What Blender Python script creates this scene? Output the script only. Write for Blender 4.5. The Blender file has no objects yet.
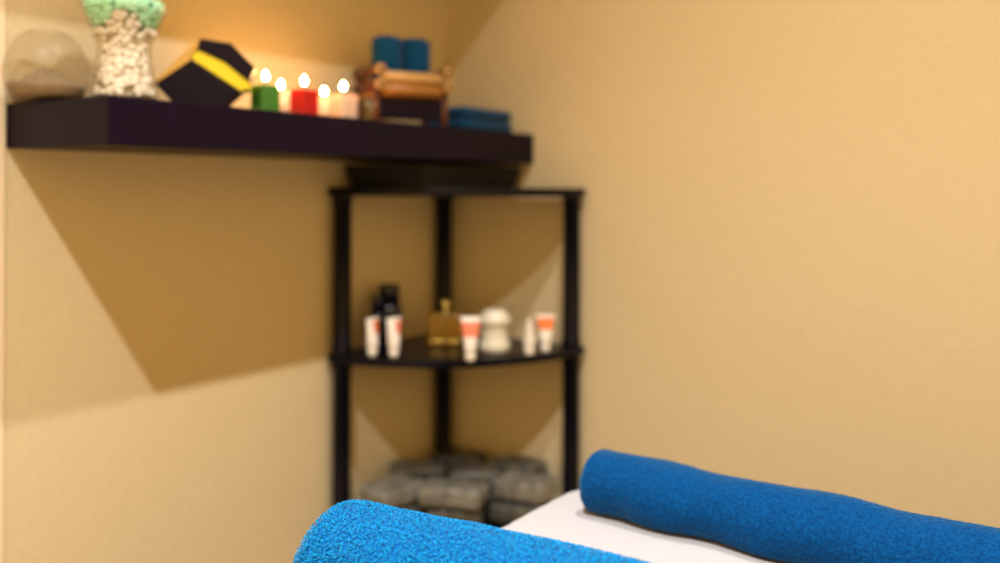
import bpy, bmesh, math, random
import numpy as np
from mathutils import Vector, Matrix
random.seed(7)
rng = np.random.default_rng(11)
PI = math.pi
sc = bpy.context.scene
C = sc.collection

# ------------------------------------------------------------------ camera, world, exposure
EYE = 1.14
cam_d = bpy.data.cameras.new('camera')
cam = bpy.data.objects.new('camera', cam_d); C.objects.link(cam)
cam.location = (0, 0, EYE)
cam.rotation_euler = (Matrix.Rotation(math.atan2(0.555, 0.832), 3, 'Z') @ Matrix.Rotation(PI/2, 3, 'X') @ Matrix.Rotation(math.radians(0.25), 3, 'Z')).to_euler()
cam_d.sensor_width = 36; cam_d.lens = 34.2
cam_d.shift_y = -0.0935
cam_d.clip_start = 0.02
cam_d.dof.use_dof = True
cam_d.dof.focus_distance = 0.93
cam_d.dof.aperture_fstop = 2.2
sc.camera = cam
w = bpy.data.worlds.new('world'); sc.world = w; w.use_nodes = True
w.node_tree.nodes['Background'].inputs[0].default_value = (1.0, 0.62, 0.21, 1)
w.node_tree.nodes['Background'].inputs[1].default_value = 1.30
sc.view_settings.view_transform = 'Standard'
sc.view_settings.look = 'None'
sc.view_settings.exposure = 0.36
sc.view_settings.gamma = 1
sc.view_settings.use_curve_mapping = False

CEIL = 2.7
LAMPS = [(-0.262, 0.93, 90), (-0.262, -0.157, 266)]
LAMP_COL = (1.0, 0.99, 0.97)

# ------------------------------------------------------------------ materials
def mat(name, col, rough=0.5, metal=0, noise=0, nscale=40, bump=0, bscale=200, spec=0.5, trans=0,
        ior=1.45, coat=0, sheen=0, emis=None, estr=0, sss=0, col2=None, detail=3, dist=0.002):
    m = bpy.data.materials.new(name); m.use_nodes = True
    nt = m.node_tree; b = nt.nodes['Principled BSDF']
    b.inputs['Base Color'].default_value = (*col, 1)
    b.inputs['Roughness'].default_value = rough
    b.inputs['Metallic'].default_value = metal
    b.inputs['Specular IOR Level'].default_value = spec
    b.inputs['Transmission Weight'].default_value = trans
    b.inputs['IOR'].default_value = ior
    b.inputs['Coat Weight'].default_value = coat
    b.inputs['Sheen Weight'].default_value = sheen
    b.inputs['Subsurface Weight'].default_value = sss
    b.inputs['Subsurface Scale'].default_value = 0.01
    if emis:
        b.inputs['Emission Color'].default_value = (*emis, 1); b.inputs['Emission Strength'].default_value = estr
    tc = nt.nodes.new('ShaderNodeTexCoord')
    if noise or col2:
        n = nt.nodes.new('ShaderNodeTexNoise'); n.inputs['Scale'].default_value = nscale; n.inputs['Detail'].default_value = detail
        nt.links.new(tc.outputs['Object'], n.inputs['Vector'])
        mx = nt.nodes.new('ShaderNodeMix'); mx.data_type = 'RGBA'
        c2 = col2 or tuple(c*(1-noise) for c in col)
        mx.inputs[6].default_value = (*col, 1); mx.inputs[7].default_value = (*c2, 1)
        nt.links.new(n.outputs['Fac'], mx.inputs[0]); nt.links.new(mx.outputs[2], b.inputs['Base Color'])
    if bump:
        n2 = nt.nodes.new('ShaderNodeTexNoise'); n2.inputs['Scale'].default_value = bscale; n2.inputs['Detail'].default_value = 2
        nt.links.new(tc.outputs['Object'], n2.inputs['Vector'])
        bp = nt.nodes.new('ShaderNodeBump'); bp.inputs['Strength'].default_value = bump; bp.inputs['Distance'].default_value = dist
        nt.links.new(n2.outputs['Fac'], bp.inputs['Height']); nt.links.new(bp.outputs[0], b.inputs['Normal'])
    return m

def wallpaper_mat():
    m = bpy.data.materials.new('woven_wallpaper'); m.use_nodes = True
    nt = m.node_tree; b = nt.nodes['Principled BSDF']; b.inputs['Roughness'].default_value = 0.75
    b.inputs['Specular IOR Level'].default_value = 0.2
    tc = nt.nodes.new('ShaderNodeTexCoord')
    facs = []
    for s in ((70, 70, 800), (800, 800, 70)):       # horizontal and vertical threads
        mp = nt.nodes.new('ShaderNodeMapping'); mp.inputs['Scale'].default_value = s
        n = nt.nodes.new('ShaderNodeTexNoise'); n.inputs['Scale'].default_value = 1; n.inputs['Detail'].default_value = 2
        nt.links.new(tc.outputs['Object'], mp.inputs[0]); nt.links.new(mp.outputs[0], n.inputs['Vector'])
        facs.append(n.outputs['Fac'])
    ad = nt.nodes.new('ShaderNodeMath'); ad.operation = 'ADD'
    nt.links.new(facs[0], ad.inputs[0]); nt.links.new(facs[1], ad.inputs[1])
    mr = nt.nodes.new('ShaderNodeMapRange'); mr.inputs[1].default_value = 0.6; mr.inputs[2].default_value = 1.4
    nt.links.new(ad.outputs[0], mr.inputs[0])
    mx = nt.nodes.new('ShaderNodeMix'); mx.data_type = 'RGBA'
    mx.inputs[6].default_value = (0.555, 0.45, 0.26, 1); mx.inputs[7].default_value = (0.68, 0.56, 0.345, 1)
    nt.links.new(mr.outputs[0], mx.inputs[0]); nt.links.new(mx.outputs[2], b.inputs['Base Color'])
    bp = nt.nodes.new('ShaderNodeBump'); bp.inputs['Strength'].default_value = 0.35; bp.inputs['Distance'].default_value = 0.0006
    nt.links.new(ad.outputs[0], bp.inputs['Height']); nt.links.new(bp.outputs[0], b.inputs['Normal'])
    return m

M = {}
M['wall'] = wallpaper_mat()
M['trim'] = mat('cream_trim', (0.80, 0.66, 0.45), 0.5, noise=0.06, nscale=20)
M['ceiling'] = mat('ceiling_paint', (0.75, 0.68, 0.58), 0.8, noise=0.04, bump=0.1)
M['floor'] = mat('brown_floor', (0.16, 0.09, 0.05), 0.45, noise=0.5, nscale=6)
M['shelf'] = mat('espresso_veneer', (0.008, 0.003, 0.013), 0.42, noise=0.5, nscale=14, spec=0.12)
M['black'] = mat('black_lacquer', (0.002, 0.002, 0.007), 0.30, noise=0.3, nscale=30, spec=0.18)
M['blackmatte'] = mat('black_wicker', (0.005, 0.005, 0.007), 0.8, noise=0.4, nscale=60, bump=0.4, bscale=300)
def terry(name, dark, light, nscale, sheen, tint):
    m = mat(name, dark, 0.9, col2=light, nscale=nscale, sheen=sheen, bump=0.8, bscale=nscale*1.6, spec=0.05, dist=0.0015)
    nt = m.node_tree; b = nt.nodes['Principled BSDF']
    b.inputs['Sheen Roughness'].default_value = 0.35; b.inputs['Sheen Tint'].default_value = (*tint, 1)
    mx = [n for n in nt.nodes if n.type == 'MIX'][0]; src = mx.inputs[0].links[0].from_socket
    mr = nt.nodes.new('ShaderNodeMapRange'); mr.inputs[1].default_value = 0.36; mr.inputs[2].default_value = 0.64  # steeper colour contrast paints in the crevice darkness between tufts
    nt.links.new(src, mr.inputs[0]); nt.links.new(mr.outputs[0], mx.inputs[0])
    return m
M['towel'] = terry('blue_terry', (0.001, 0.050, 0.20), (0.002, 0.13, 0.40), 420, 0.6, (0.35, 0.85, 1.0))  # base darker than the pile: shade between the loops painted in
M['pile'] = terry('blue_terry_pile', (0.001, 0.13, 0.44), (0.006, 0.36, 0.74), 500, 0.6, (0.35, 0.85, 1.0))
M['towel_far'] = terry('deeper_blue_terry', (0.001, 0.036, 0.135), (0.002, 0.062, 0.21), 300, 0.5, (0.25, 0.65, 1.0))
M['towel_dark'] = mat('deep_blue_terry', (0.002, 0.055, 0.14), 0.95, col2=(0.002, 0.035, 0.10), nscale=120, sheen=0.1, bump=0.6, bscale=400, spec=0.1)
M['sheet'] = mat('white_cotton', (0.43, 0.42, 0.435), 0.85, noise=0.03, nscale=15, bump=0.15, bscale=900, spec=0.2, dist=0.0005)
M['vinyl'] = mat('cream_vinyl', (0.55, 0.45, 0.33), 0.45, noise=0.1, bump=0.2, bscale=150)
M['beech'] = mat('beech_wood', (0.45, 0.25, 0.10), 0.4, noise=0.35, nscale=12)
M['bamboo'] = mat('bamboo', (0.36, 0.15, 0.025), 0.4, noise=0.4, nscale=25)
M['bamboo_light'] = mat('pale_bamboo', (0.52, 0.30, 0.10), 0.4, noise=0.25, nscale=35)
M['redwood'] = mat('red_brown_wood', (0.10, 0.025, 0.012), 0.4, noise=0.4, nscale=20)
def thin_glass(name, tint, body=None, amount=0.0, rough=0.04):
    """clear or tinted thin glass: see-through, mirror-like at the rim; body colour mixed in for coloured glass"""
    m = bpy.data.materials.new(name); m.use_nodes = True; nt = m.node_tree; out = nt.nodes['Material Output']
    b = nt.nodes['Principled BSDF']; b.inputs['Base Color'].default_value = (*(body or tint), 1); b.inputs['Roughness'].default_value = 0.15
    n = nt.nodes.new('ShaderNodeTexNoise'); n.inputs['Scale'].default_value = 25
    tc = nt.nodes.new('ShaderNodeTexCoord'); nt.links.new(tc.outputs['Object'], n.inputs['Vector'])
    mr = nt.nodes.new('ShaderNodeMapRange'); mr.inputs[3].default_value = rough; mr.inputs[4].default_value = rough*1.6
    nt.links.new(n.outputs['Fac'], mr.inputs[0])
    tr = nt.nodes.new('ShaderNodeBsdfTransparent'); tr.inputs[0].default_value = (*tint, 1)
    gl = nt.nodes.new('ShaderNodeBsdfGlossy'); nt.links.new(mr.outputs[0], gl.inputs['Roughness'])
    lw = nt.nodes.new('ShaderNodeLayerWeight'); lw.inputs[0].default_value = 0.5
    pwr = nt.nodes.new('ShaderNodeMath'); pwr.operation = 'POWER'; pwr.inputs[1].default_value = 4
    nt.links.new(lw.outputs['Facing'], pwr.inputs[0])
    fr = nt.nodes.new('ShaderNodeMath'); fr.operation = 'MULTIPLY_ADD'; fr.inputs[1].default_value = 0.35; fr.inputs[2].default_value = 0.008
    nt.links.new(pwr.outputs[0], fr.inputs[0])
    m1 = nt.nodes.new('ShaderNodeMixShader'); nt.links.new(fr.outputs[0], m1.inputs[0]); nt.links.new(tr.outputs[0], m1.inputs[1]); nt.links.new(gl.outputs[0], m1.inputs[2])
    m2 = nt.nodes.new('ShaderNodeMixShader'); m2.inputs[0].default_value = amount
    nt.links.new(m1.outputs[0], m2.inputs[1]); nt.links.new(b.outputs[0], m2.inputs[2]); nt.links.new(m2.outputs[0], out.inputs['Surface'])
    return m
M['glass'] = thin_glass('clear_glass', (0.96, 0.95, 0.93), rough=0.3)
M['cream_stone'] = mat('cream_pebbles', (0.90, 0.86, 0.76), 0.6, col2=(0.68, 0.60, 0.46), nscale=45, bump=0.2)
M['mint'] = mat('mint_crystals', (0.26, 0.82, 0.44), 0.5, col2=(0.72, 0.98, 0.80), nscale=90, spec=0.6, bump=0.3)
M['sand'] = mat('tan_sand', (0.27, 0.19, 0.105), 0.9, noise=0.3, nscale=120, bump=0.6, bscale=250)
M['box'] = mat('dark_box_card', (0.008, 0.003, 0.007), 0.6, noise=0.3, nscale=30, spec=0.15)
M['yellow'] = mat('yellow_satin', (0.80, 0.62, 0.02), 0.35, noise=0.2, nscale=30)
M['ochre'] = mat('ochre_card', (0.62, 0.34, 0.06), 0.5, noise=0.2, nscale=30)
M['greenglass'] = thin_glass('green_glass', (0.30, 0.62, 0.18), (0.10, 0.30, 0.05), 0.45)
M['greenwax'] = mat('green_wax', (0.12, 0.26, 0.06), 0.4, noise=0.1)
M['redglass'] = thin_glass('red_glass', (0.90, 0.08, 0.05), (0.60, 0.02, 0.015), 0.45)
M['peachglass'] = thin_glass('frosted_glass', (0.97, 0.86, 0.78), (0.90, 0.74, 0.62), 0.35)
M['wax'] = mat('white_wax', (0.88, 0.80, 0.68), 0.4, sss=0.4, noise=0.05)
M['redwax'] = mat('red_wax', (0.65, 0.04, 0.03), 0.4, noise=0.1)
M['wick'] = mat('charred_wick', (0.02, 0.015, 0.01), 0.9, noise=0.3)
M['flame'] = mat('candle_flame', (1, 0.8, 0.4), 0.5, emis=(1.0, 0.52, 0.17), estr=260)
M['alu'] = mat('aluminium', (0.75, 0.73, 0.70), 0.3, metal=1, noise=0.05)
M['tube'] = mat('white_plastic', (0.84, 0.80, 0.74), 0.35, noise=0.03)
M['orange'] = mat('orange_print', (0.85, 0.20, 0.04), 0.4, noise=0.1)
M['salmon'] = mat('salmon_print', (0.82, 0.22, 0.13), 0.4, noise=0.1)
M['ceramic'] = mat('cream_ceramic', (0.72, 0.68, 0.55), 0.3, noise=0.05, coat=0.3)
M['bottleblack'] = mat('black_plastic', (0.006, 0.006, 0.016), 0.25, noise=0.2)
M['amber'] = thin_glass('amber_glass', (0.72, 0.46, 0.08), (0.50, 0.28, 0.03), 0.3)
M['gold'] = mat('gold_metal', (0.75, 0.62, 0.18), 0.25, metal=1, noise=0.1)
M['packgrey'] = mat('grey_wrapped_cloth', (0.014, 0.016, 0.017), 0.35, col2=(0.12, 0.118, 0.10), nscale=30, bump=0.9, bscale=45, coat=0.3, dist=0.006)
M['packlight'] = mat('pale_grey_wrapped_cloth', (0.025, 0.026, 0.024), 0.35, col2=(0.27, 0.26, 0.22), nscale=30, bump=0.9, bscale=45, coat=0.3, dist=0.006)
M['packdark'] = mat('dark_grey_wrapped_cloth', (0.015, 0.017, 0.018), 0.3, col2=(0.07, 0.07, 0.06), nscale=30, bump=0.9, bscale=45, coat=0.3, dist=0.006)
M['white_metal'] = mat('white_enamel', (0.8, 0.78, 0.74), 0.3, noise=0.03)
M['lens'] = mat('lamp_lens', (0.9, 0.85, 0.75), 0.3, noise=0.02, emis=(1.0, 0.83, 0.6), estr=6)

# ------------------------------------------------------------------ helpers
def thing(name, label, cat, loc=(0, 0, 0), rz=0, group=None):
    o = bpy.data.objects.new(name, None); C.objects.link(o)
    o.empty_display_size = 0.05
    o.location = loc; o.rotation_euler = (0, 0, rz)
    return tag(o, label, cat, group)

def tag(o, label=None, cat=None, group=None, kind=None):
    if label: o['label'] = label
    if cat: o['category'] = cat
    if group: o['group'] = group
    if kind: o['kind'] = kind
    return o

def obj(name, bm, m, parent=None, smooth=False, loc=None, rz=0):
    me = bpy.data.meshes.new(name)
    if isinstance(bm, tuple):
        me.from_pydata([tuple(v) for v in bm[0]], [], [tuple(int(i) for i in f) for f in bm[1]])
    else:
        bm.to_mesh(me); bm.free()
    me.materials.append(m)
    me.polygons.foreach_set('use_smooth', [smooth]*len(me.polygons))
    me.update()
    o = bpy.data.objects.new(name, me); C.objects.link(o)
    if parent: o.parent = parent
    if loc: o.location = loc
    if rz: o.rotation_euler = (0, 0, rz)
    return o

def box(bm, lo, hi, bev=0.0, seg=2):
    r = bmesh.ops.create_cube(bm, size=1)
    lo = Vector(lo); hi = Vector(hi)
    for v in r['verts']:
        v.co = Vector((lo[i] + (v.co[i]+0.5)*(hi[i]-lo[i]) for i in range(3)))
    if bev:
        es = list({e for v in r['verts'] for e in v.link_edges})
        bmesh.ops.bevel(bm, geom=es, offset=bev, segments=seg, affect='EDGES', profile=0.5)
    return bm

def B(lo, hi, bev=0.0, seg=2): return box(bmesh.new(), lo, hi, bev, seg)

def lathe(bm, prof, seg=40, c=(0, 0, 0)):
    """prof: list of (r, z), closed at axis when r == 0"""
    rings = []
    for r, z in prof:
        if r < 1e-6: rings.append([bm.verts.new((c[0], c[1], c[2]+z))])
        else: rings.append([bm.verts.new((c[0]+r*math.cos(2*PI*i/seg), c[1]+r*math.sin(2*PI*i/seg), c[2]+z)) for i in range(seg)])
    for a, b in zip(rings, rings[1:]):
        for i in range(seg):
            j = (i+1) % seg
            if len(a) == 1 and len(b) == 1: continue
            if len(a) == 1: bm.faces.new((a[0], b[j], b[i]))
            elif len(b) == 1: bm.faces.new((a[i], a[j], b[0]))
            else: bm.faces.new((a[i], a[j], b[j], b[i]))
    bmesh.ops.recalc_face_normals(bm, faces=bm.faces)
    return bm

def L(prof, seg=40, c=(0, 0, 0)): return lathe(bmesh.new(), prof, seg, c)

def rod(bm, a, b, r, seg=20, bev=0.0):
    a = Vector(a); b = Vector(b); d = b-a; q = d.to_track_quat('Z', 'Y').to_matrix().to_4x4()
    t = bmesh.new(); h = d.length
    e = min(r*0.25, h*0.2)
    lathe(t, [(0, 0), (r-e, 0), (r, e), (r, h-e), (r-e, h), (0, h)], seg)
    t.transform(Matrix.Translation(a) @ q)
    me = bpy.data.meshes.new('tmp'); t.to_mesh(me); t.free(); bm.from_mesh(me); bpy.data.meshes.remove(me)
    return bm

def prism(pts, z0, z1, bev=0.0, seg=2):
    bm = bmesh.new()
    lo = [bm.verts.new((x, y, z0)) for x, y in pts]; hi = [bm.verts.new((x, y, z1)) for x, y in pts]
    n = len(pts)
    bm.faces.new(lo[::-1]); bm.faces.new(hi)
    for i in range(n): bm.faces.new((lo[i], lo[(i+1) % n], hi[(i+1) % n], hi[i]))
    bmesh.ops.recalc_face_normals(bm, faces=bm.faces)
    if bev: bmesh.ops.bevel(bm, geom=list(bm.edges), offset=bev, segments=seg, affect='EDGES', profile=0.5)
    return bm

def hashn(ix, iy, iz, s=0):
    h = (ix*374761393 + iy*668265263 + iz*2147483647 + s*1274126177) & 0xffffffff
    h = ((h ^ (h >> 13))*1274126177) & 0xffffffff
    h = ((h ^ (h >> 16))*2246822519) & 0xffffffff
    return ((h ^ (h >> 15)) & 0xffff)/65535.0

def vnoise(P, scale, s=0):
    q = P/scale; f = np.floor(q).astype(np.int64); t = q-f; t = t*t*(3-2*t); out = 0
    for dx in (0, 1):
        for dy in (0, 1):
            for dz in (0, 1):
                wt = (t[:, 0] if dx else 1-t[:, 0])*(t[:, 1] if dy else 1-t[:, 1])*(t[:, 2] if dz else 1-t[:, 2])
                out = out+wt*hashn(f[:, 0]+dx, f[:, 1]+dy, f[:, 2]+dz, s)
    return out

def gridmesh(co, nu, nv, wrap_v=True):
    """co (nu*nv,3): rows nu, columns nv (wrapping)"""
    idx = np.arange(nu*nv).reshape(nu, nv)
    nxt = np.roll(idx, -1, axis=1) if wrap_v else idx[:, 1:]
    cur = idx if wrap_v else idx[:, :-1]
    f = np.stack([cur[:-1].ravel(), cur[1:].ravel(), nxt[1:].ravel(), nxt[:-1].ravel()], 1)
    return f

def np_obj(name, co, faces, m, parent=None, smooth=True):
    me = bpy.data.meshes.new(name)
    me.vertices.add(len(co)); me.vertices.foreach_set('co', np.asarray(co, dtype=np.float32).ravel())
    n = len(faces); me.loops.add(n*4); me.loops.foreach_set('vertex_index', np.asarray(faces, dtype=np.int32).ravel())
    me.polygons.add(n); me.polygons.foreach_set('loop_start', np.arange(0, n*4, 4, dtype=np.int32))
    me.update(calc_edges=True); me.validate()
    me.polygons.foreach_set('use_smooth', [smooth]*len(me.polygons))
    me.materials.append(m)
    o = bpy.data.objects.new(name, me); C.objects.link(o)
    if parent: o.parent = parent
    return o

def towel_roll(name, length, R, step, m, tuft=0.0009, tscale=0.0026, pitch=0.011, lump=0.002, seed=0, rim=0.020, vertical=False, bulge=0.0):
    """A rolled terry towel: axis +x from 0, resting on z=0 (or standing, axis +z). The ends show the spiral of the roll."""
    nth = max(40, int(2*PI*R/step)); th = np.linspace(0, 2*PI, nth, endpoint=False)
    # profile (axial s, radius q) from one axis end round the outside to the other
    k = max(6, int((R-rim)/step/1.5))
    cap = [(0.0, 0.0004 + (R-rim)*i/k) for i in range(k)]
    nr = max(6, int(rim*PI/2/step))
    rimp = [(rim*(1-math.cos(PI/2*i/nr)), R-rim+rim*math.sin(PI/2*i/nr)) for i in range(nr)]
    nb = int((length-2*rim)/step)
    body = [(rim+(length-2*rim)*i/nb, R) for i in range(nb)]
    half = cap+rimp
    prof = np.array(half+body+[(length-s, q) for s, q in half[::-1]])
    S = prof[:, 0][:, None]*np.ones((1, nth)); Q = prof[:, 1][:, None]*np.ones((1, nth)); T = th[None, :]*np.ones((len(prof), 1))
    # spiral groove on the ends
    ph = (Q/pitch - T/(2*PI)) % 1.0
    endw = np.clip(1-np.minimum(S, length-S)/0.006, 0, 1)
    groove = 0.006*(1-np.sqrt(np.clip(1-(2*ph-1)**2, 0, 1)))*endw*np.clip(Q/(0.3*R), 0, 1)
    S = S+np.where(S < length/2, groove, -groove)
    # outer free edge of the roll: one layer's step on the side, towards the back
    th0 = 0.35*PI
    d = (T-th0) % (2*PI)
    stepo = 0.003*(1-d/(2*PI))
    Q = Q+stepo*np.clip(Q/R, 0, 1)**4
    Q = Q+bulge*np.exp(-((S-0.20)/0.11)**2)*np.clip(Q/R, 0, 1)
    P = np.stack([S.ravel(), (Q*np.cos(T)).ravel(), (Q*np.sin(T)).ravel()], 1)
    Nr = np.stack([np.zeros(P.shape[0]), np.cos(T).ravel(), np.sin(T).ravel()], 1)
    nx = np.where(S < length/2, -1, 1)*np.clip(1-np.minimum(S, length-S)/rim, 0, 1)
    wx = nx.ravel(); Nn = Nr*np.sqrt(np.clip(1-wx**2, 0, 1))[:, None]; Nn[:, 0] = wx
    lowA = vnoise(P+5, 0.07, seed)-0.5; lowB = vnoise(P*np.array([1, 1, 1])+9, 0.03, seed+1)-0.5
    disp = lowA*lump*2+lowB*lump
    t1 = vnoise(P+3, tscale, seed+2); t2 = vnoise(P+1, tscale*0.55, seed+3)
    disp = disp+tuft*(2*(t1-0.5))+tuft*0.9*(2*(t2-0.5))
    P = P+Nn*disp[:, None]
    if not vertical:
        zz = P[:, 2]; low = zz < -R*0.80         # flattened where it rests
        P[:, 2] = np.where(low, -R*0.80+(zz+R*0.80)*0.25, zz)
        P[:, 2] -= P[:, 2].min()
        co = P
    else:
        co = np.stack([P[:, 2], P[:, 1], P[:, 0]], 1)
        co[:, 2] -= co[:, 2].min()
    f = gridmesh(co, len(prof), nth)
    if vertical: f = f[:, ::-1]
    return np_obj(name, co, f, m)

# ------------------------------------------------------------------ the setting
XL, YB = -1.417, 1.880
def struct(name, bm, m, parent=None, smooth=False):
    o = obj(name, bm, m, parent, smooth)
    if not parent: o['kind'] = 'structure'
    return o
struct('floor', B((XL-0.1, -1.6, -0.1), (2.6, YB+0.1, 0)), M['floor'])
struct('ceiling', B((XL-0.1, -1.6, CEIL), (2.6, YB+0.1, CEIL+0.1)), M['ceiling'])
struct('wall_left', B((XL-0.1, -1.6, 0), (XL, YB, CEIL)), M['wall'])
struct('wall_back', B((XL-0.1, YB, 0), (2.6, YB+0.1, CEIL)), M['wall'])
struct('trim_1', B((XL, 0.690, 0.0), (XL+0.004, 0.776, CEIL), 0.001), M['trim'])
struct('baseboard_left', B((XL, -1.6, 0), (XL+0.012, 0.690, 0.08), 0.003), M['redwood'])
struct('baseboard_back', B((-0.97, YB-0.012, 0), (2.6, YB, 0.08), 0.003), M['redwood'])

# ceiling downlights
where = ['the one nearer the corner rack', 'the one farther from the corner rack']
for i, (x, y, p) in enumerate(LAMPS):
    t = thing('ceiling_downlight', 'small round recessed white downlight in the ceiling, ' + where[i], 'ceiling light', (x, y, CEIL), 0, 'recessed ceiling downlights')
    obj('trim_ring', L([(0.045, 0), (0.060, 0), (0.060, -0.004), (0.050, -0.010), (0.045, -0.010), (0.045, 0)], 40), M['white_metal'], t, True)
    obj('lens', L([(0, -0.001), (0.044, -0.001), (0.044, -0.003), (0, -0.003)], 40), M['lens'], t, True)
    ld = bpy.data.lights.new('downlight_beam', 'SPOT'); ld.energy = p; ld.color = LAMP_COL
    ld.spot_size = math.radians(125); ld.spot_blend = 1.0; ld.shadow_soft_size = 0.022
    lo = bpy.data.objects.new('downlight_beam', ld); C.objects.link(lo); lo.parent = t; lo.location = (0, 0, -0.03)

# ------------------------------------------------------------------ wall shelves (dark floating shelves)
SX0, SX1, SY0, SY1 = XL, -1.160, 0.779, 1.880
SZ0, SZ1 = 1.1965, 1.264
def shelf(z, label):
    o = obj('wall_shelf', B((SX0, SY0, z), (SX1, SY1, z+SZ1-SZ0), 0.0015), M['shelf'])
    return tag(o, label, 'shelf', 'dark floating shelves on the left wall')
shelf(SZ0, 'thick dark brown floating shelf holding the candles and glass vase')
shelf(1.681, 'thick dark brown floating shelf higher up, above the one with candles')

# ------------------------------------------------------------------ corner rack
RZ = [1.140, 0.790, 0.432, 0.074]      # upper faces of the tiers
PC = (-1.387, 1.850)
rack = thing('corner_rack', 'black quarter-round corner rack with three round posts, under the end of the shelf', 'corner rack', (PC[0], PC[1], 0))
posts = [(0, -0.014), (0, -0.368), (0.347, -0.003)]
for px, py in posts:
    bm = bmesh.new()
    pr = [(0, 0), (0.0185, 0), (0.0190, 0.01)]
    for z in RZ[::-1]:
        b = z-0.018
        pr += [(0.0190, b-0.016), (0.0212, b-0.014), (0.0212, b-0.0005), (0.0212, z+0.002 if z < 1.1 else z-0.002)]
        if z < 1.1: pr += [(0.0212, z+0.014), (0.0190, z+0.017)]
    pr += [(0.018, RZ[0]-0.0005), (0, RZ[0]-0.0005)]
    obj('post', L(pr, 28, (px, py, 0)), M['black'], rack, True)
for z in RZ:
    pts = [(-0.020, 0.015)]
    for i in range(25):
        a = -PI/2 + (PI/2)*i/24
        pts.append((-0.020+0.392*math.cos(a), 0.015+0.405*math.sin(a)))
    # order: corner, then arc from the left-wall end to the back-wall end
    obj('shelf_board', prism(pts, z-0.018, z-0.0006 if z < 1.1 else z, 0.0015), M['black'], rack)

# dark tapered tray added to darken the shaded gap between rack and wall shelf
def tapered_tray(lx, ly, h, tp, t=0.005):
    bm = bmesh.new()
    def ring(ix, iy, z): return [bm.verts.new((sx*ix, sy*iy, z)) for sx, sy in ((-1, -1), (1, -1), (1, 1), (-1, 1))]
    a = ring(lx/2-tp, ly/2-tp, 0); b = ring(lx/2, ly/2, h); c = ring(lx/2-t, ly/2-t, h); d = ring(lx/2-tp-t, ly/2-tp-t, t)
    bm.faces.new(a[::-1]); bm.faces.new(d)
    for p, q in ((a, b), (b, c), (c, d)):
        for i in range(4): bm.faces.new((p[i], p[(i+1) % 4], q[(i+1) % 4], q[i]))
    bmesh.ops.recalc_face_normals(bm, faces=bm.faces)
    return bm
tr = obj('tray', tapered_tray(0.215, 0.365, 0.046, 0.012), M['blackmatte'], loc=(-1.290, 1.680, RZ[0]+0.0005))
tag(tr, 'flat black tray added on top of the corner rack to darken the gap under the shelf', 'tray')

# ------------------------------------------------------------------ massage table and sheet
TZ = 0.720
TX0, TX1, TY0, TY1 = -0.658, 1.19, 0.545, 1.250
tab = thing('massage_table', 'padded massage table under a white sheet, on wooden legs', 'massage table', ((TX0+TX1)/2, (TY0+TY1)/2, 0))
cx, cy = (TX0+TX1)/2, (TY0+TY1)/2
hx, hy = (TX1-TX0)/2, (TY1-TY0)/2
def rrect(hx, hy, r, n=14):
    p = []
    for (sx, sy, a0) in ((1, 1, 0), (-1, 1, PI/2), (-1, -1, PI), (1, -1, 1.5*PI)):
        for i in range(n+1):
            a = a0+PI/2*i/n; p.append((sx*(hx-r)+r*math.cos(a), sy*(hy-r)+r*math.sin(a)))
    return p
obj('padded_top', prism(rrect(hx-0.008, hy-0.008, 0.11), TZ-0.075, TZ-0.004, 0.012, 3), M['vinyl'], tab, True)
obj('frame', prism(rrect(hx-0.02, hy-0.02, 0.10), TZ-0.125, TZ-0.0752, 0.004), M['beech'], tab)
for sx in (-1, 1):
    for sy in (-1, 1):
        bm = bmesh.new(); X = sx*(hx-0.16); Y = sy*(hy-0.09)
        box(bm, (X-0.025, Y-0.02, 0.02), (X+0.025, Y+0.02, TZ-0.1255), 0.004)
        lg = obj('leg', bm, M['beech'], tab)
        obj('foot', L([(0, 0), (0.024, 0), (0.027, 0.006), (0.024, 0.0195), (0, 0.0195)], 20, (X, Y, 0)), M['bottleblack'], lg, True)
for sx in (-1, 1):
    X = sx*(hx-0.16)
    obj('cross_brace', B((X-0.012, -(hy-0.112), 0.20), (X+0.012, hy-0.112, 0.24), 0.003), M['beech'], tab)

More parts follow.
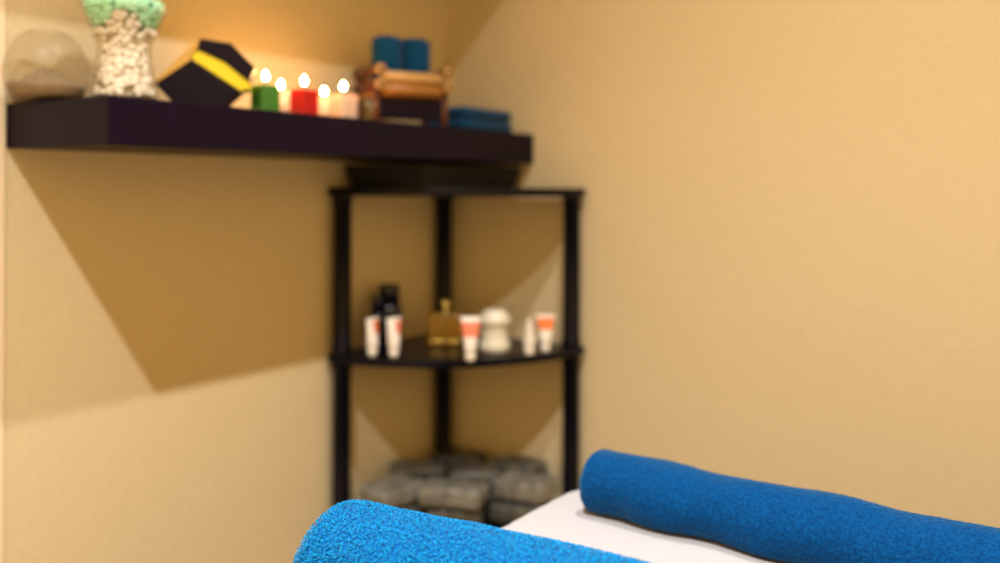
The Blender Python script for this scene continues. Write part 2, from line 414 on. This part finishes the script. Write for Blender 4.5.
def sheet():
    dense = []
    out = rrect(hx, hy, 0.115, 40)
    # resample outline evenly
    o = np.array(out+[out[0]]); seg = np.linalg.norm(np.diff(o, axis=0), axis=1); cum = np.concatenate([[0], np.cumsum(seg)])
    n = 700; t = np.linspace(0, cum[-1], n, endpoint=False)
    ox = np.interp(t, cum, o[:, 0]); oy = np.interp(t, cum, o[:, 1])
    tx = np.roll(ox, -1)-np.roll(ox, 1); ty = np.roll(oy, -1)-np.roll(oy, 1); ln = np.hypot(tx, ty); nx_, ny_ = ty/ln, -tx/ln
    rows = []
    for k in np.linspace(0.002, 1, 60)**0.8:
        kk = k*(1-0.010/hy)
        x = ox-nx_*0.010; y = oy-ny_*0.010
        rows.append(np.stack([x*k, y*k, np.full(n, 0.0)], 1))
    for i in range(1, 7):
        a = PI/2*i/6; e = -0.010+0.010*math.sin(a)
        rows.append(np.stack([ox+nx_*e, oy+ny_*e, np.full(n, -0.010*(1-math.cos(a)))], 1))
    for i in range(1, 30):
        z = -0.010-0.30*i/29; wv = (np.sin(t*23)*0.5+np.sin(t*41+1)*0.3+np.sin(t*9)*0.4)*0.014*(i/29)**1.2+0.006*i/29+0.004
        rows.append(np.stack([ox+nx_*wv, oy+ny_*wv, np.full(n, z)], 1))
    P = np.concatenate(rows)
    top = P[:, 2] > -0.0101
    wr = (vnoise(np.stack([P[:, 0]+7, P[:, 1]*0.45+7, P[:, 2]], 1), 0.055, 3)-0.5)*0.0028+(vnoise(np.stack([P[:, 0]*1.6+P[:, 1]*2+9, P[:, 1]*0.3+3, P[:, 2]], 1), 0.03, 4)-0.5)*0.0012
    P[:, 2] += np.where(top, wr-0.0018, 0)
    P[:, 0] += cx; P[:, 1] += cy; P[:, 2] += TZ
    f = gridmesh(P, len(rows), n)
    return np_obj('bed_sheet', P, f, M['sheet'])
s = sheet(); tag(s, 'smooth white sheet draped over the massage table', 'sheet')

# ------------------------------------------------------------------ the two long rolled towels
t1 = towel_roll('rolled_towel', 0.80, 0.0612, 0.0013, M['towel'], bulge=0.0045, tuft=0.0006, tscale=0.0023, rim=0.018, lump=0.002, seed=5)
t1.location = (-0.640, 0.667, TZ); t1.rotation_euler = (0, 0, math.radians(3.0))
tag(t1, 'bright blue rolled terry towel in sharp focus, nearest on the massage table', 'towel', 'rolled blue towels on the massage table')
t2 = towel_roll('rolled_towel', 0.78, 0.0400, 0.0013, M['towel_far'], tuft=0.0005, tscale=0.003, rim=0.012, lump=0.0040, seed=21)
t2.location = (-0.592, 1.113, TZ); t2.rotation_euler = (0, 0, math.radians(-4.2))
tag(t2, 'thinner blue rolled towel lying on the white sheet along the far side, by the wall', 'towel', 'rolled blue towels on the massage table')

def terry_loops(length, R, n, seed=0, bulge=0.0):
    """short looped pile standing on the roll"""
    g = np.random.default_rng(seed)
    a = g.uniform(0, 2*PI, n); x = g.uniform(0.003, length-0.003, n)
    e = np.minimum(x, length-x); rim = 0.018
    q = np.where(e < rim, R-rim+np.sqrt(np.clip(rim**2-(rim-e)**2, 0, None)), R)
    nx = np.where(e < rim, (rim-e)/rim, 0)*np.where(x < length/2, -1, 1)
    N = np.stack([nx, np.cos(a)*np.sqrt(1-nx**2), np.sin(a)*np.sqrt(1-nx**2)], 1)
    d = (a-0.35*PI) % (2*PI); q = q+0.003*(1-d/(2*PI))+bulge*np.exp(-((x-0.20)/0.11)**2)
    P0 = np.stack([x, q*np.cos(a), q*np.sin(a)], 1)
    P0 = P0+N*(((vnoise(P0+5, 0.07, 5)-0.5)*0.004+(vnoise(P0+9, 0.03, 6)-0.5)*0.002)[:, None])
    t = g.normal(size=(n, 3)); t -= (t*N).sum(1)[:, None]*N; t /= np.linalg.norm(t, axis=1)[:, None]
    b = np.cross(N, t); lean = g.normal(size=(n, 1))*0.0006
    h = g.uniform(0.0010, 0.0021, (n, 1)); sp = g.uniform(0.0008, 0.0014, (n, 1)); wd = g.uniform(0.00022, 0.00036, (n, 1))
    V = []
    for u, hh in ((-1, -0.3), (-0.75, 0.75), (0, 1.0), (0.75, 0.75), (1, -0.3)):
        c = P0+t*sp*u+N*h*hh+b*lean*max(hh, 0)
        V += [c-b*wd, c+b*wd]
    V = np.stack(V, 1)                                   # n,10,3
    base = (np.arange(n)*10)[:, None]
    F = np.concatenate([base+np.array([[2*k, 2*k+1, 2*k+3, 2*k+2]]) for k in range(4)])
    co = V.reshape(-1, 3)
    zz = co[:, 2]; zl = -R*0.80; co[:, 2] = np.where(zz < zl, zl+(zz-zl)*0.25, zz)
    return co, F
R1 = 0.0612
co, F = terry_loops(0.80, R1, 95000, 9, 0.0045)
low_after = R1*0.80+(R1-R1*0.80)*0.25+0.0018
co[:, 2] += low_after+0.0012
co[:, 2] = np.maximum(co[:, 2], 0.0002)
pile = np_obj('terry_pile', co, F, M['pile'], t1); pile['kind'] = 'stuff'

# ------------------------------------------------------------------ things on the shelf
# glass bowl
bw = thing('glass_bowl', 'clear round glass bowl with tan sand at the left end of the shelf', 'bowl', (-1.355, 0.806, SZ1))
bo = [(0.043, 0), (0.050, 0.004), (0.0555, 0.014), (0.0590, 0.028), (0.0605, 0.045)]+[(0.0605*math.cos(a), 0.045+0.068*math.sin(a)) for a in [k*0.10 for k in range(1, 13)]]
bi = [(r-0.0016, z) for r, z in bo if z > 0.003][::-1]
obj('bowl', L([(0, 0)]+bo+bi+[(0.043, 0.003), (0, 0.003)], 56), M['glass'], bw, True)
def sand_heap():
    n, k = 72, 16; rows = []
    th = np.linspace(0, 2*PI, n, endpoint=False)
    Rs = [0.001, 0.006, 0.012, 0.018, 0.024, 0.030, 0.035, 0.040, 0.044, 0.047]
    for r in Rs:
        x = r*np.cos(th); y = r*np.sin(th)
        z = 0.048-r*0.50+0.040*(vnoise(np.stack([x+1, y+1, x*0], 1), 0.007, 8)-0.4)*(1-r/0.05)
        rows.append(np.stack([x, y, z], 1))
    for z in (0.028, 0.020, 0.012, 0.007):
        r = float(np.interp(z, [q[1] for q in bo], [q[0] for q in bo]))-0.004
        rows.append(np.stack([r*np.cos(th), r*np.sin(th), np.full(n, z)], 1))
    rows.append(np.stack([0.001*np.cos(th), 0.001*np.sin(th), np.full(n, 0.006)], 1))
    P = np.concatenate(rows); return P, gridmesh(P, len(rows), n)
P, f = sand_heap(); sh = np_obj('sand', P+np.array([-1.355, 0.806, SZ1]), f, M['sand'])
tag(sh, 'heap of tan sand inside the clear round glass bowl', 'sand', kind='stuff')

# hourglass vase of pebbles
VX, VY = -1.297, 0.898
vs = thing('glass_vase', 'waisted clear glass vase of pale pebbles with mint green crystals on top', 'vase', (VX, VY, SZ1))
vp = [(0.049, 0), (0.0515, 0.006), (0.050, 0.020), (0.0455, 0.045), (0.0415, 0.070), (0.0405, 0.085), (0.044, 0.105), (0.052, 0.125), (0.060, 0.142), (0.066, 0.155)]
def spl(pts, n=5):
    out = []
    for i in range(len(pts)-1):
        p0 = pts[max(i-1, 0)]; p1 = pts[i]; p2 = pts[i+1]; p3 = pts[min(i+2, len(pts)-1)]
        for j in range(n):
            t = j/n
            out.append(tuple(0.5*((2*p1[k])+(-p0[k]+p2[k])*t+(2*p0[k]-5*p1[k]+4*p2[k]-p3[k])*t*t+(-p0[k]+3*p1[k]-3*p2[k]+p3[k])*t**3) for k in (0, 1)))
    return out+[pts[-1]]
vo = spl(vp); vi = [(r-0.0025, z) for r, z in vo if z > 0.008][::-1]
obj('vase', L([(0, 0)]+vo+vi+[(0, 0.008)], 56), M['glass'], vs, True)
def stones(name, z0, z1, n, smin, smax, m, loc, seed, dome=0.0, angular=False, core=0.8, front=0.0):
    rr = random.Random(seed); bm = bmesh.new()
    prv = sorted(vo, key=lambda q: q[1])
    def rad(z): return float(np.interp(z, [q[1] for q in prv], [q[0] for q in prv]))-0.0035
    lathe(bm, [(0, z0+0.002)]+[(rad(z)*core, z) for z in np.linspace(z0+0.002, z1-0.004, 12)]+[(0, z1-0.004)], 24)
    for i in range(n):
        s = rr.uniform(smin, smax); a = rr.uniform(0, 2*PI); dip = front*max(0, math.cos(a+0.605))**6
        z = rr.uniform(z0+(dip if angular else 0), z1+(0 if angular else dip))
        top = rr.random() < 0.30
        R = rad(min(z, 0.150))
        if top and (angular or dip < 0.002): q = R*math.sqrt(rr.random())*0.95; z = z1-s*0.5+dome*(1-(q/R)**2)
        else: q = max(R-s*1.05, 0)
        t = bmesh.ops.create_icosphere(bm, subdivisions=1 if angular else 2, radius=1)
        mt = Matrix.Translation((q*math.cos(a), q*math.sin(a), max(z, z0+s))) @ Matrix.Rotation(rr.uniform(0, 6), 4, Vector((rr.random(), rr.random(), rr.random()+.01)).normalized()) @ Matrix.Diagonal((s, s*rr.uniform(.6, 1), s*rr.uniform(.5, .8), 1))
        bmesh.ops.transform(bm, matrix=mt, verts=t['verts'])
    o = obj(name, bm, m, None, not angular, loc); return o
pb = stones('pebbles', 0.010, 0.117, 420, 0.0055, 0.0095, M['cream_stone'], (VX, VY, SZ1), 3, core=0.72, front=0.022)
tag(pb, 'pale cream pebbles filling the lower part of the waisted glass vase', 'pebbles', kind='stuff')
cr = stones('bath_crystals', 0.119, 0.158, 900, 0.0035, 0.006, M['mint'], (VX, VY, SZ1), 4, dome=0.004, angular=True, core=0.72, front=0.024)
tag(cr, 'mint green crystals heaped at the mouth of the waisted glass vase', 'crystals', kind='stuff')

# hexagonal gift box: outline in its own upright plane, turned towards the room
gb = thing('gift_box', 'dark brown faceted gift box with a yellow band, beside the glass vase', 'box', (-1.272, 1.036, SZ1))
gb.rotation_euler = (0, 0, 0.78)
K = 1/606.0
def face(pts): return [((x-208)*K, (113-y)*K) for x, y in pts]
def upright(pts, y0, y1, bev=0.0015):
    bm = prism(pts, -y1, -y0, bev); bm.transform(Matrix.Rotation(PI/2, 4, 'X')); return bm
obj('lid', upright(face([(203, 43), (232, 47), (255, 70), (249, 84), (226, 65), (206, 56), (200, 54)]), -0.034, 0.034), M['box'], gb)
obj('base', upright(face([(196, 65), (241, 94), (230, 104), (221, 113), (186, 113), (175, 104), (162, 90)]), -0.034, 0.034), M['box'], gb)
obj('yellow_lining', upright(face([(195, 60), (201, 54.5), (206, 56.5), (226, 65.5), (249.5, 84.5), (248, 91), (241.5, 93.5), (196.5, 64.5)]), -0.031, 0.032, 0.001), M['yellow'], gb)
obj('ochre_edge', upright(face([(161, 88.5), (195, 64), (194.5, 60), (200, 54), (202.5, 43), (199.5, 45), (162, 84)]), -0.033, -0.008, 0.001), M['ochre'], gb)

# candles
def flame_bm(z): return L([(0, z), (0.0026, z+0.001), (0.0042, z+0.0045), (0.0036, z+0.008), (0.0017, z+0.012), (0, z+0.015)], 16)
def candle(name, label, loc, gm, wm, square=True, w_=0.047, h=0.047, rz=0, seed=0):
    t = thing(name, label, 'candle', loc, rz, 'lit candles on the shelf')
    if square:
        bm = bmesh.new(); hw = w_/2; tk = 0.004
        o = [rrect(hw, hw, 0.006, 4), rrect(hw, hw, 0.006, 4), rrect(hw-tk, hw-tk, 0.004, 4), rrect(hw-tk, hw-tk, 0.004, 4)]
        zs = [0, h, h, 0.006]; rings = [[bm.verts.new((x, y, z)) for x, y in p] for p, z in zip(o, zs)]
        bm.faces.new(rings[0][::-1]); bm.faces.new(rings[3])
        for a, b in zip(rings, rings[1:]):
            n = len(a)
            for i in range(n): bm.faces.new((a[i], a[(i+1) % n], b[(i+1) % n], b[i]))
        bmesh.ops.recalc_face_normals(bm, faces=bm.faces)
        obj('glass_holder', bm, gm, t)
        obj('wax', prism(rrect(hw-tk-0.0005, hw-tk-0.0005, 0.0035, 4), 0.0065, h-0.002, 0.001), wm, t)
    else:
        r = w_/2
        obj('glass_holder', L([(0, 0), (r*0.8, 0), (r*0.86, 0.003), (r, h), (r-0.002, h), (r*0.86-0.003, 0.006), (0, 0.006)], 36), gm, t, True)
        obj('wax', L([(0, 0.0065), (r*0.70, 0.0065), (r*0.72, h-0.008), (0, h-0.008)], 30), wm, t, True)
    zt = h-0.002 if square else h-0.008
    obj('wick', L([(0, zt), (0.0008, zt), (0.0008, zt+0.015), (0, zt+0.015)], 8), M['wick'], t)
    obj('flame', flame_bm(zt+0.0125), M['flame'], t, True)
    return t
YAW = 0.555
candle('candle', 'lit candle in a square green glass holder, next to the gift box', (-1.222, 1.116, SZ1), M['greenglass'], M['greenwax'], rz=1.45, w_=0.038)
candle('candle', 'lit candle in a square red glass holder, middle of the candles', (-1.222, 1.206, SZ1), M['redglass'], M['redwax'], rz=1.45, w_=0.039)
candle('candle', 'lit candle in a frosted pale peach glass holder, beside the bamboo stand', (-1.222, 1.306, SZ1), M['peachglass'], M['wax'], rz=1.45, w_=0.042)
candle('candle', 'lit tealight in clear glass set back between the green and red candles', (-1.300, 1.224, SZ1), M['peachglass'], M['wax'], False, w_=0.042, h=0.052)
candle('candle', 'lit tealight in clear glass set back between the red and frosted candles', (-1.300, 1.336, SZ1), M['peachglass'], M['wax'], False, w_=0.042, h=0.050)

# bamboo stand with two standing rolls
ang = math.atan2(0.145, 0.0725)          # direction of its long side
st = thing('bamboo_stand', 'small bamboo stand with reddish end frames carrying two rolled blue cloths', 'stand', (-1.2575, 1.445, SZ1), ang)
# local: x along front rail (0..0.162), y into depth (0..0.12)
LX, LY = 0.162, 0.115
for X in (0.000, 0.152):
    bm = bmesh.new()
    rod(bm, (X, 0.010, 0.0005), (X, 0.010, 0.074), 0.0075, 16); obj('leg', bm, M['redwood'], st, True)
    bm = bmesh.new(); rod(bm, (X, LY-0.010, 0.0005), (X, LY-0.010, 0.125), 0.0080, 16); obj('leg', bm, M['redwood'], st, True)
    for zz in (0.112, 0.082):
        hollow = [(0.0100, 0.004), (0.0100, 0.139), (0.0050, 0.140), (0.0050, 0.136)]
        bm = L([(0, 0.004)]+hollow+[(0, 0.136)], 28); bm.transform(Matrix.Translation((X, -0.014, zz)) @ Matrix.Rotation(-PI/2, 4, 'X'))
        obj('cross_pole', bm, M['redwood'] , st, True)
        bm = L([(0.0060, -0.0012), (0.0100, -0.0012), (0.0112, 0.0002), (0.0112, 0.0038), (0.0060, 0.0038), (0.0060, -0.0012)], 28); bm.transform(Matrix.Translation((X, -0.014, zz)) @ Matrix.Rotation(-PI/2, 4, 'X'))
        obj('pole_end', bm, M['bamboo_light'], st, True)
for zz, rr_, mm in ((0.099, 0.0125, 'bamboo_light'), (0.0735, 0.0135, 'bamboo')):
    bm = bmesh.new(); rod(bm, (0.0112, 0.002, zz), (0.1408, 0.002, zz), rr_, 24); obj('front_rail', bm, M[mm], st, True)
bm = bmesh.new(); rod(bm, (0.0112, LY-0.004, 0.098), (0.1408, LY-0.004, 0.098), 0.009, 16); obj('back_rail', bm, M['bamboo'], st, True)
bm = bmesh.new(); box(bm, (0.0, 0.0165, 0.0595), (0.152, 0.100, 0.0715), 0.001); obj('deck', bm, M['bamboo'], st)
bm = bmesh.new(); box(bm, (0.0, 0.006, 0.014), (0.152, 0.014, 0.056), 0.002); obj('apron', bm, M['shelf'], st)
ca, sa = math.cos(ang), math.sin(ang)
def stp(x, y): return (-1.2575+x*ca-y*sa, 1.445+x*sa+y*ca)
for i, (lx, lab) in enumerate(((0.0440, 'dark blue cloth rolled up and standing at the left on the bamboo stand'), (0.1070, 'dark blue cloth rolled up and standing at the right on the bamboo stand'))):
    r_ = towel_roll('rolled_cloth', 0.116, 0.0305, 0.003, M['towel_dark'], tuft=0.0008, tscale=0.005, rim=0.012, lump=0.002, seed=40+i, vertical=True)
    X, Y = stp(lx, 0.060); r_.location = (X, Y, SZ1+0.0717); r_.rotation_euler = (0, 0, i*1.3)
    tag(r_, lab, 'cloth', 'rolled blue cloths on the bamboo stand')

# folded blue towel at the corner end of the shelf
def folded(name, lx, ly, h, layers, m, seed=0):
    bm = bmesh.new(); th_ = h/layers
    n = 10
    for k in range(layers):
        z = k*th_; e = 0.003*((k*7+seed) % 3-1)
        q = bmesh.new(); box(q, (-lx/2+e, -ly/2+e, z+0.0002), (lx/2-e, ly/2+e*.5, z+th_*0.985), th_*0.44, 4)
        me = bpy.data.meshes.new('t'); q.to_mesh(me); q.free(); bm.from_mesh(me); bpy.data.meshes.remove(me)
    return obj(name, bm, m, None, True)
ft = folded('folded_towel', 0.110, 0.195, 0.055, 2, M['towel_dark']); ft.location = (-1.268, 1.775, SZ1+0.0005)
tag(ft, 'dark blue folded towel lying flat at the corner end of the shelf', 'towel')

# ------------------------------------------------------------------ things on the middle tier of the rack
MZ = RZ[1]
def loft(sections, seg=32):
    bm = bmesh.new(); rings = []
    for z, rx, ry in sections: rings.append([bm.verts.new((rx*math.cos(2*PI*i/seg), ry*math.sin(2*PI*i/seg), z)) for i in range(seg)])
    bm.faces.new(rings[0][::-1]); bm.faces.new(rings[-1])
    for a, b in zip(rings, rings[1:]):
        for i in range(seg): bm.faces.new((a[i], a[(i+1) % seg], b[(i+1) % seg], b[i]))
    bmesh.ops.recalc_face_normals(bm, faces=bm.faces); return bm
def patch(sections, a0, a1, seg=14):
    bm = bmesh.new(); rings = []
    for z, rx, ry in sections: rings.append([bm.verts.new((rx*math.cos(a0+(a1-a0)*i/seg), ry*math.sin(a0+(a1-a0)*i/seg), z)) for i in range(seg+1)])
    for a, b in zip(rings, rings[1:]):
        for i in range(seg): bm.faces.new((a[i], a[i+1], b[i+1], b[i]))
    return bm
def tube(label, x, y, rz, h=0.082, wd=0.019, lab='orange', span=(1.05*PI, 1.95*PI), zr=(0.50, 0.92)):
    t = thing('cosmetic_tube', label, 'tube', (x, y, MZ+0.0005), rz, 'small cosmetic tubes on the middle tier')
    obj('cap', L([(0, 0), (0.0085, 0), (0.0095, 0.001), (0.0105, 0.015), (0.0095, 0.0158), (0, 0.0158)], 28), M['tube'], t, True)
    def sec(z, g=0):
        u = (z-0.016)/(h-0.016); c = 0.0118
        if u < 0.06: return (z, 0.0105+(c-0.0105)*u/0.06+g, 0.0105+(c-0.0105)*u/0.06+g)
        u2 = (u-0.06)/0.94
        return (z, c+(wd-c)*u2+g, c*(1-u2**1.5)+0.0012+g)
    zs = [0.016+(h-0.016)*k/24 for k in range(25)]
    obj('tube_body', loft([sec(z) for z in zs]), M['tube'], t, True)
    zl = [0.016+(h-0.016)*(zr[0]+(zr[1]-zr[0])*k/10) for k in range(11)]
    obj('printed_label', patch([sec(z, 0.0004) for z in zl], *span), M[lab], t, True)
    return t
def pw(px, depth):
    A = (px-500)/950.0
    return (.832*A-.555)*depth, (.555*A+.832)*depth
FACE = math.atan2(0.555, 0.832)
T = [(373, 1.975, FACE+0.9, 0.078, 0.017, 'orange', (1.45*PI, 1.95*PI), 'white tube with an orange print, leftmost of the tubes by the left post'),
     (394.5, 1.965, FACE+0.7, 0.080, 0.018, 'salmon', (1.50*PI, 1.98*PI), 'white tube with an orange print, in front of the black bottles, second from left'),
     (471, 1.925, FACE+0.05, 0.088, 0.020, 'salmon', (1.05*PI, 1.95*PI), 'white tube with a salmon print, standing in front of the cream jar'),
     (530, 2.000, FACE+1.25, 0.074, 0.017, 'tube', (1.05*PI, 1.95*PI), 'white tube turned edge-on, with no print showing, near the right post'),
     (546, 2.035, FACE, 0.078, 0.021, 'orange', (1.15*PI, 1.85*PI), 'white tube with a bright orange print, nearest the right post')]
for px, d, rz, h, wd, lab, span, text in T:
    x, y = pw(px, d)
    tube(text, x, y, rz, h, wd, lab, span, (0.50, 0.92) if lab != 'salmon' or px < 450 else (0.45, 0.86))

# black bottles
def bottle(label, x, y, h, r):
    t = thing('bottle', label, 'bottle', (x, y, MZ+0.0005), 0, 'black bottles on the middle tier')
    obj('bottle_body', L([(0, 0), (r-0.002, 0), (r, 0.003), (r*0.97, h*0.60), (r*0.88, h*0.66), (r*0.80, h*0.68), (0, h*0.68)], 32), M['bottleblack'], t, True)
    obj('cap', L([(0, h*0.6805), (r*0.82, h*0.6805), (r*0.78, h*0.98), (r*0.72, h), (0, h)], 32), M['bottleblack'], t, True)
x, y = pw(389.5, 2.09); bottle('taller black bottle behind the two leftmost tubes', x, y, 0.137, 0.029)
x, y = pw(378, 2.045); bottle('shorter black bottle partly hidden by the leftmost tube', x, y, 0.118, 0.015)

# amber bottle with a round stopper
x, y = pw(446, 2.11)
t = thing('perfume_bottle', 'squat amber glass bottle with a round gold stopper beside the cream jar', 'bottle', (x, y, MZ+0.0005), FACE)
bm = bmesh.new(); box(bm, (-0.038, -0.016, 0), (0.036, 0.016, 0.072), 0.006, 3); obj('glass_body', bm, M['amber'], t, True)
obj('neck', L([(0, 0.0722), (0.009, 0.0722), (0.009, 0.080), (0, 0.080)], 24), M['gold'], t, True)
bm = bmesh.new(); bmesh.ops.create_uvsphere(bm, u_segments=24, v_segments=16, radius=0.0115); bmesh.ops.translate(bm, verts=bm.verts, vec=(0, 0, 0.0912)); obj('stopper', bm, M['gold'], t, True)
bm = bmesh.new(); box(bm, (-0.030, -0.0175, 0.006), (-0.004, -0.0163, 0.014), 0.0003); box(bm, (0.008, -0.0175, 0.006), (0.030, -0.0163, 0.014), 0.0003); obj('base_glints', bm, M['gold'], t)  # two gold bars stand in for the highlights at the bottle's base

# cream jar
x, y = pw(495.5, 2.04)
t = thing('ceramic_jar', 'waisted cream ceramic jar with a domed lid on the middle tier', 'jar', (x, y, MZ+0.0005))
obj('jar_body', L([(0, 0), (0.031, 0), (0.0335, 0.003), (0.0335, 0.016), (0.030, 0.022), (0.0275, 0.030), (0.0275, 0.048), (0.0285, 0.056), (0, 0.056)], 40), M['ceramic'], t, True)
obj('lid', L([(0, 0.0562), (0.031, 0.0562), (0.034, 0.060), (0.034, 0.070), (0.031, 0.074), (0.027, 0.078), (0.026, 0.084), (0.018, 0.088), (0, 0.089)], 40), M['ceramic'], t, True)

# ------------------------------------------------------------------ grey wrapped packs on the third tier
PZ = RZ[2]
def pack(lx, ly, h, seed, m):
    nu, nv = 28, 48; rows = []
    for i in range(nu+1):
        ph = -PI/2+PI*i/nu
        cz = math.copysign(abs(math.sin(ph))**0.6, math.sin(ph)); cr_ = max(math.cos(ph), 0)**0.18
        th = np.linspace(0, 2*PI, nv, endpoint=False)
        ex = 0.12
        X = np.sign(np.cos(th))*np.abs(np.cos(th))**ex*cr_*lx/2; Y = np.sign(np.sin(th))*np.abs(np.sin(th))**ex*cr_*ly/2
        rows.append(np.stack([X, Y, np.full(nv, (cz+1)*h/2)], 1))
    P = np.concatenate(rows)
    w_ = vnoise(P+seed, 0.018, seed)-0.5+0.6*(vnoise(P*2.2+seed, 0.018, seed+50)-0.5)
    P[:, 2] += np.where(P[:, 2] > h*0.4, w_*h*0.26, 0)
    P[:, 0] += w_*0.006
    P[:, 1] += w_*0.004
    P[:, 2] -= P[:, 2].min()
    return np_obj('wrapped_towel', P, gridmesh(P, nu+1, nv), m)
PK = [  # x, y, level, turn, length, width, material, label
 (-1.288, 1.530, 1, 1.40, .115, .085, 'packlight', 'grey plastic-wrapped towel, top of the stack beside the left post'),
 (-1.286, 1.540, 0, 1.30, .115, .090, 'packgrey', 'grey wrapped towel, bottom of the stack beside the left post'),
 (-1.335, 1.672, 1, 0.85, .110, .085, 'packgrey', 'grey wrapped towel on the stack behind the centre, left of the back post'),
 (-1.335, 1.676, 0, 1.0, .110, .080, 'packdark', 'dark grey wrapped towel at the bottom of the stack left of the back post'),
 (-1.180, 1.600, 1, 0.35, .135, .085, 'packlight', 'pale grey wrapped towel on the front centre stack'),
 (-1.180, 1.610, 0, 0.45, .120, .085, 'packdark', 'dark grey wrapped towel beneath the front centre stack'),
 (-1.305, 1.790, 1, 0.15, .105, .085, 'packdark', 'dark grey wrapped towel farthest back against the corner post'),
 (-1.300, 1.795, 0, 0.05, .105, .085, 'packdark', 'dark grey wrapped towel beneath the farthest back one'),
 (-1.206, 1.712, 0, 0.65, .105, .075, 'packdark', 'dark grey wrapped towel in the middle, at the bottom of its stack'),
 (-1.206, 1.710, 1, 0.75, .115, .080, 'packgrey', 'grey wrapped towel in the middle, right of the back post'),
 (-1.160, 1.815, 1, 0.05, .120, .085, 'packgrey', 'grey wrapped towel on the back right stack against the wall'),
 (-1.170, 1.812, 0, 0.00, .125, .085, 'packdark', 'dark grey wrapped towel beneath the back right stack'),
 (-1.080, 1.718, 1, 0.15, .120, .080, 'packlight', 'pale grey wrapped towel, top of the stack beside the right post'),
 (-1.085, 1.712, 0, 0.22, .118, .082, 'packgrey', 'grey wrapped towel, bottom of the stack beside the right post'),
]
for i, (x, y, lv, rz, lx, ly, mm, lab) in enumerate(PK):
    o = pack(lx, ly, 0.0425, i+2, M[mm])
    o.location = (x, y, PZ+lv*0.0480); o.rotation_euler = (0, 0, rz)
    tag(o, lab, 'wrapped towel', 'grey wrapped towels on the third tier')
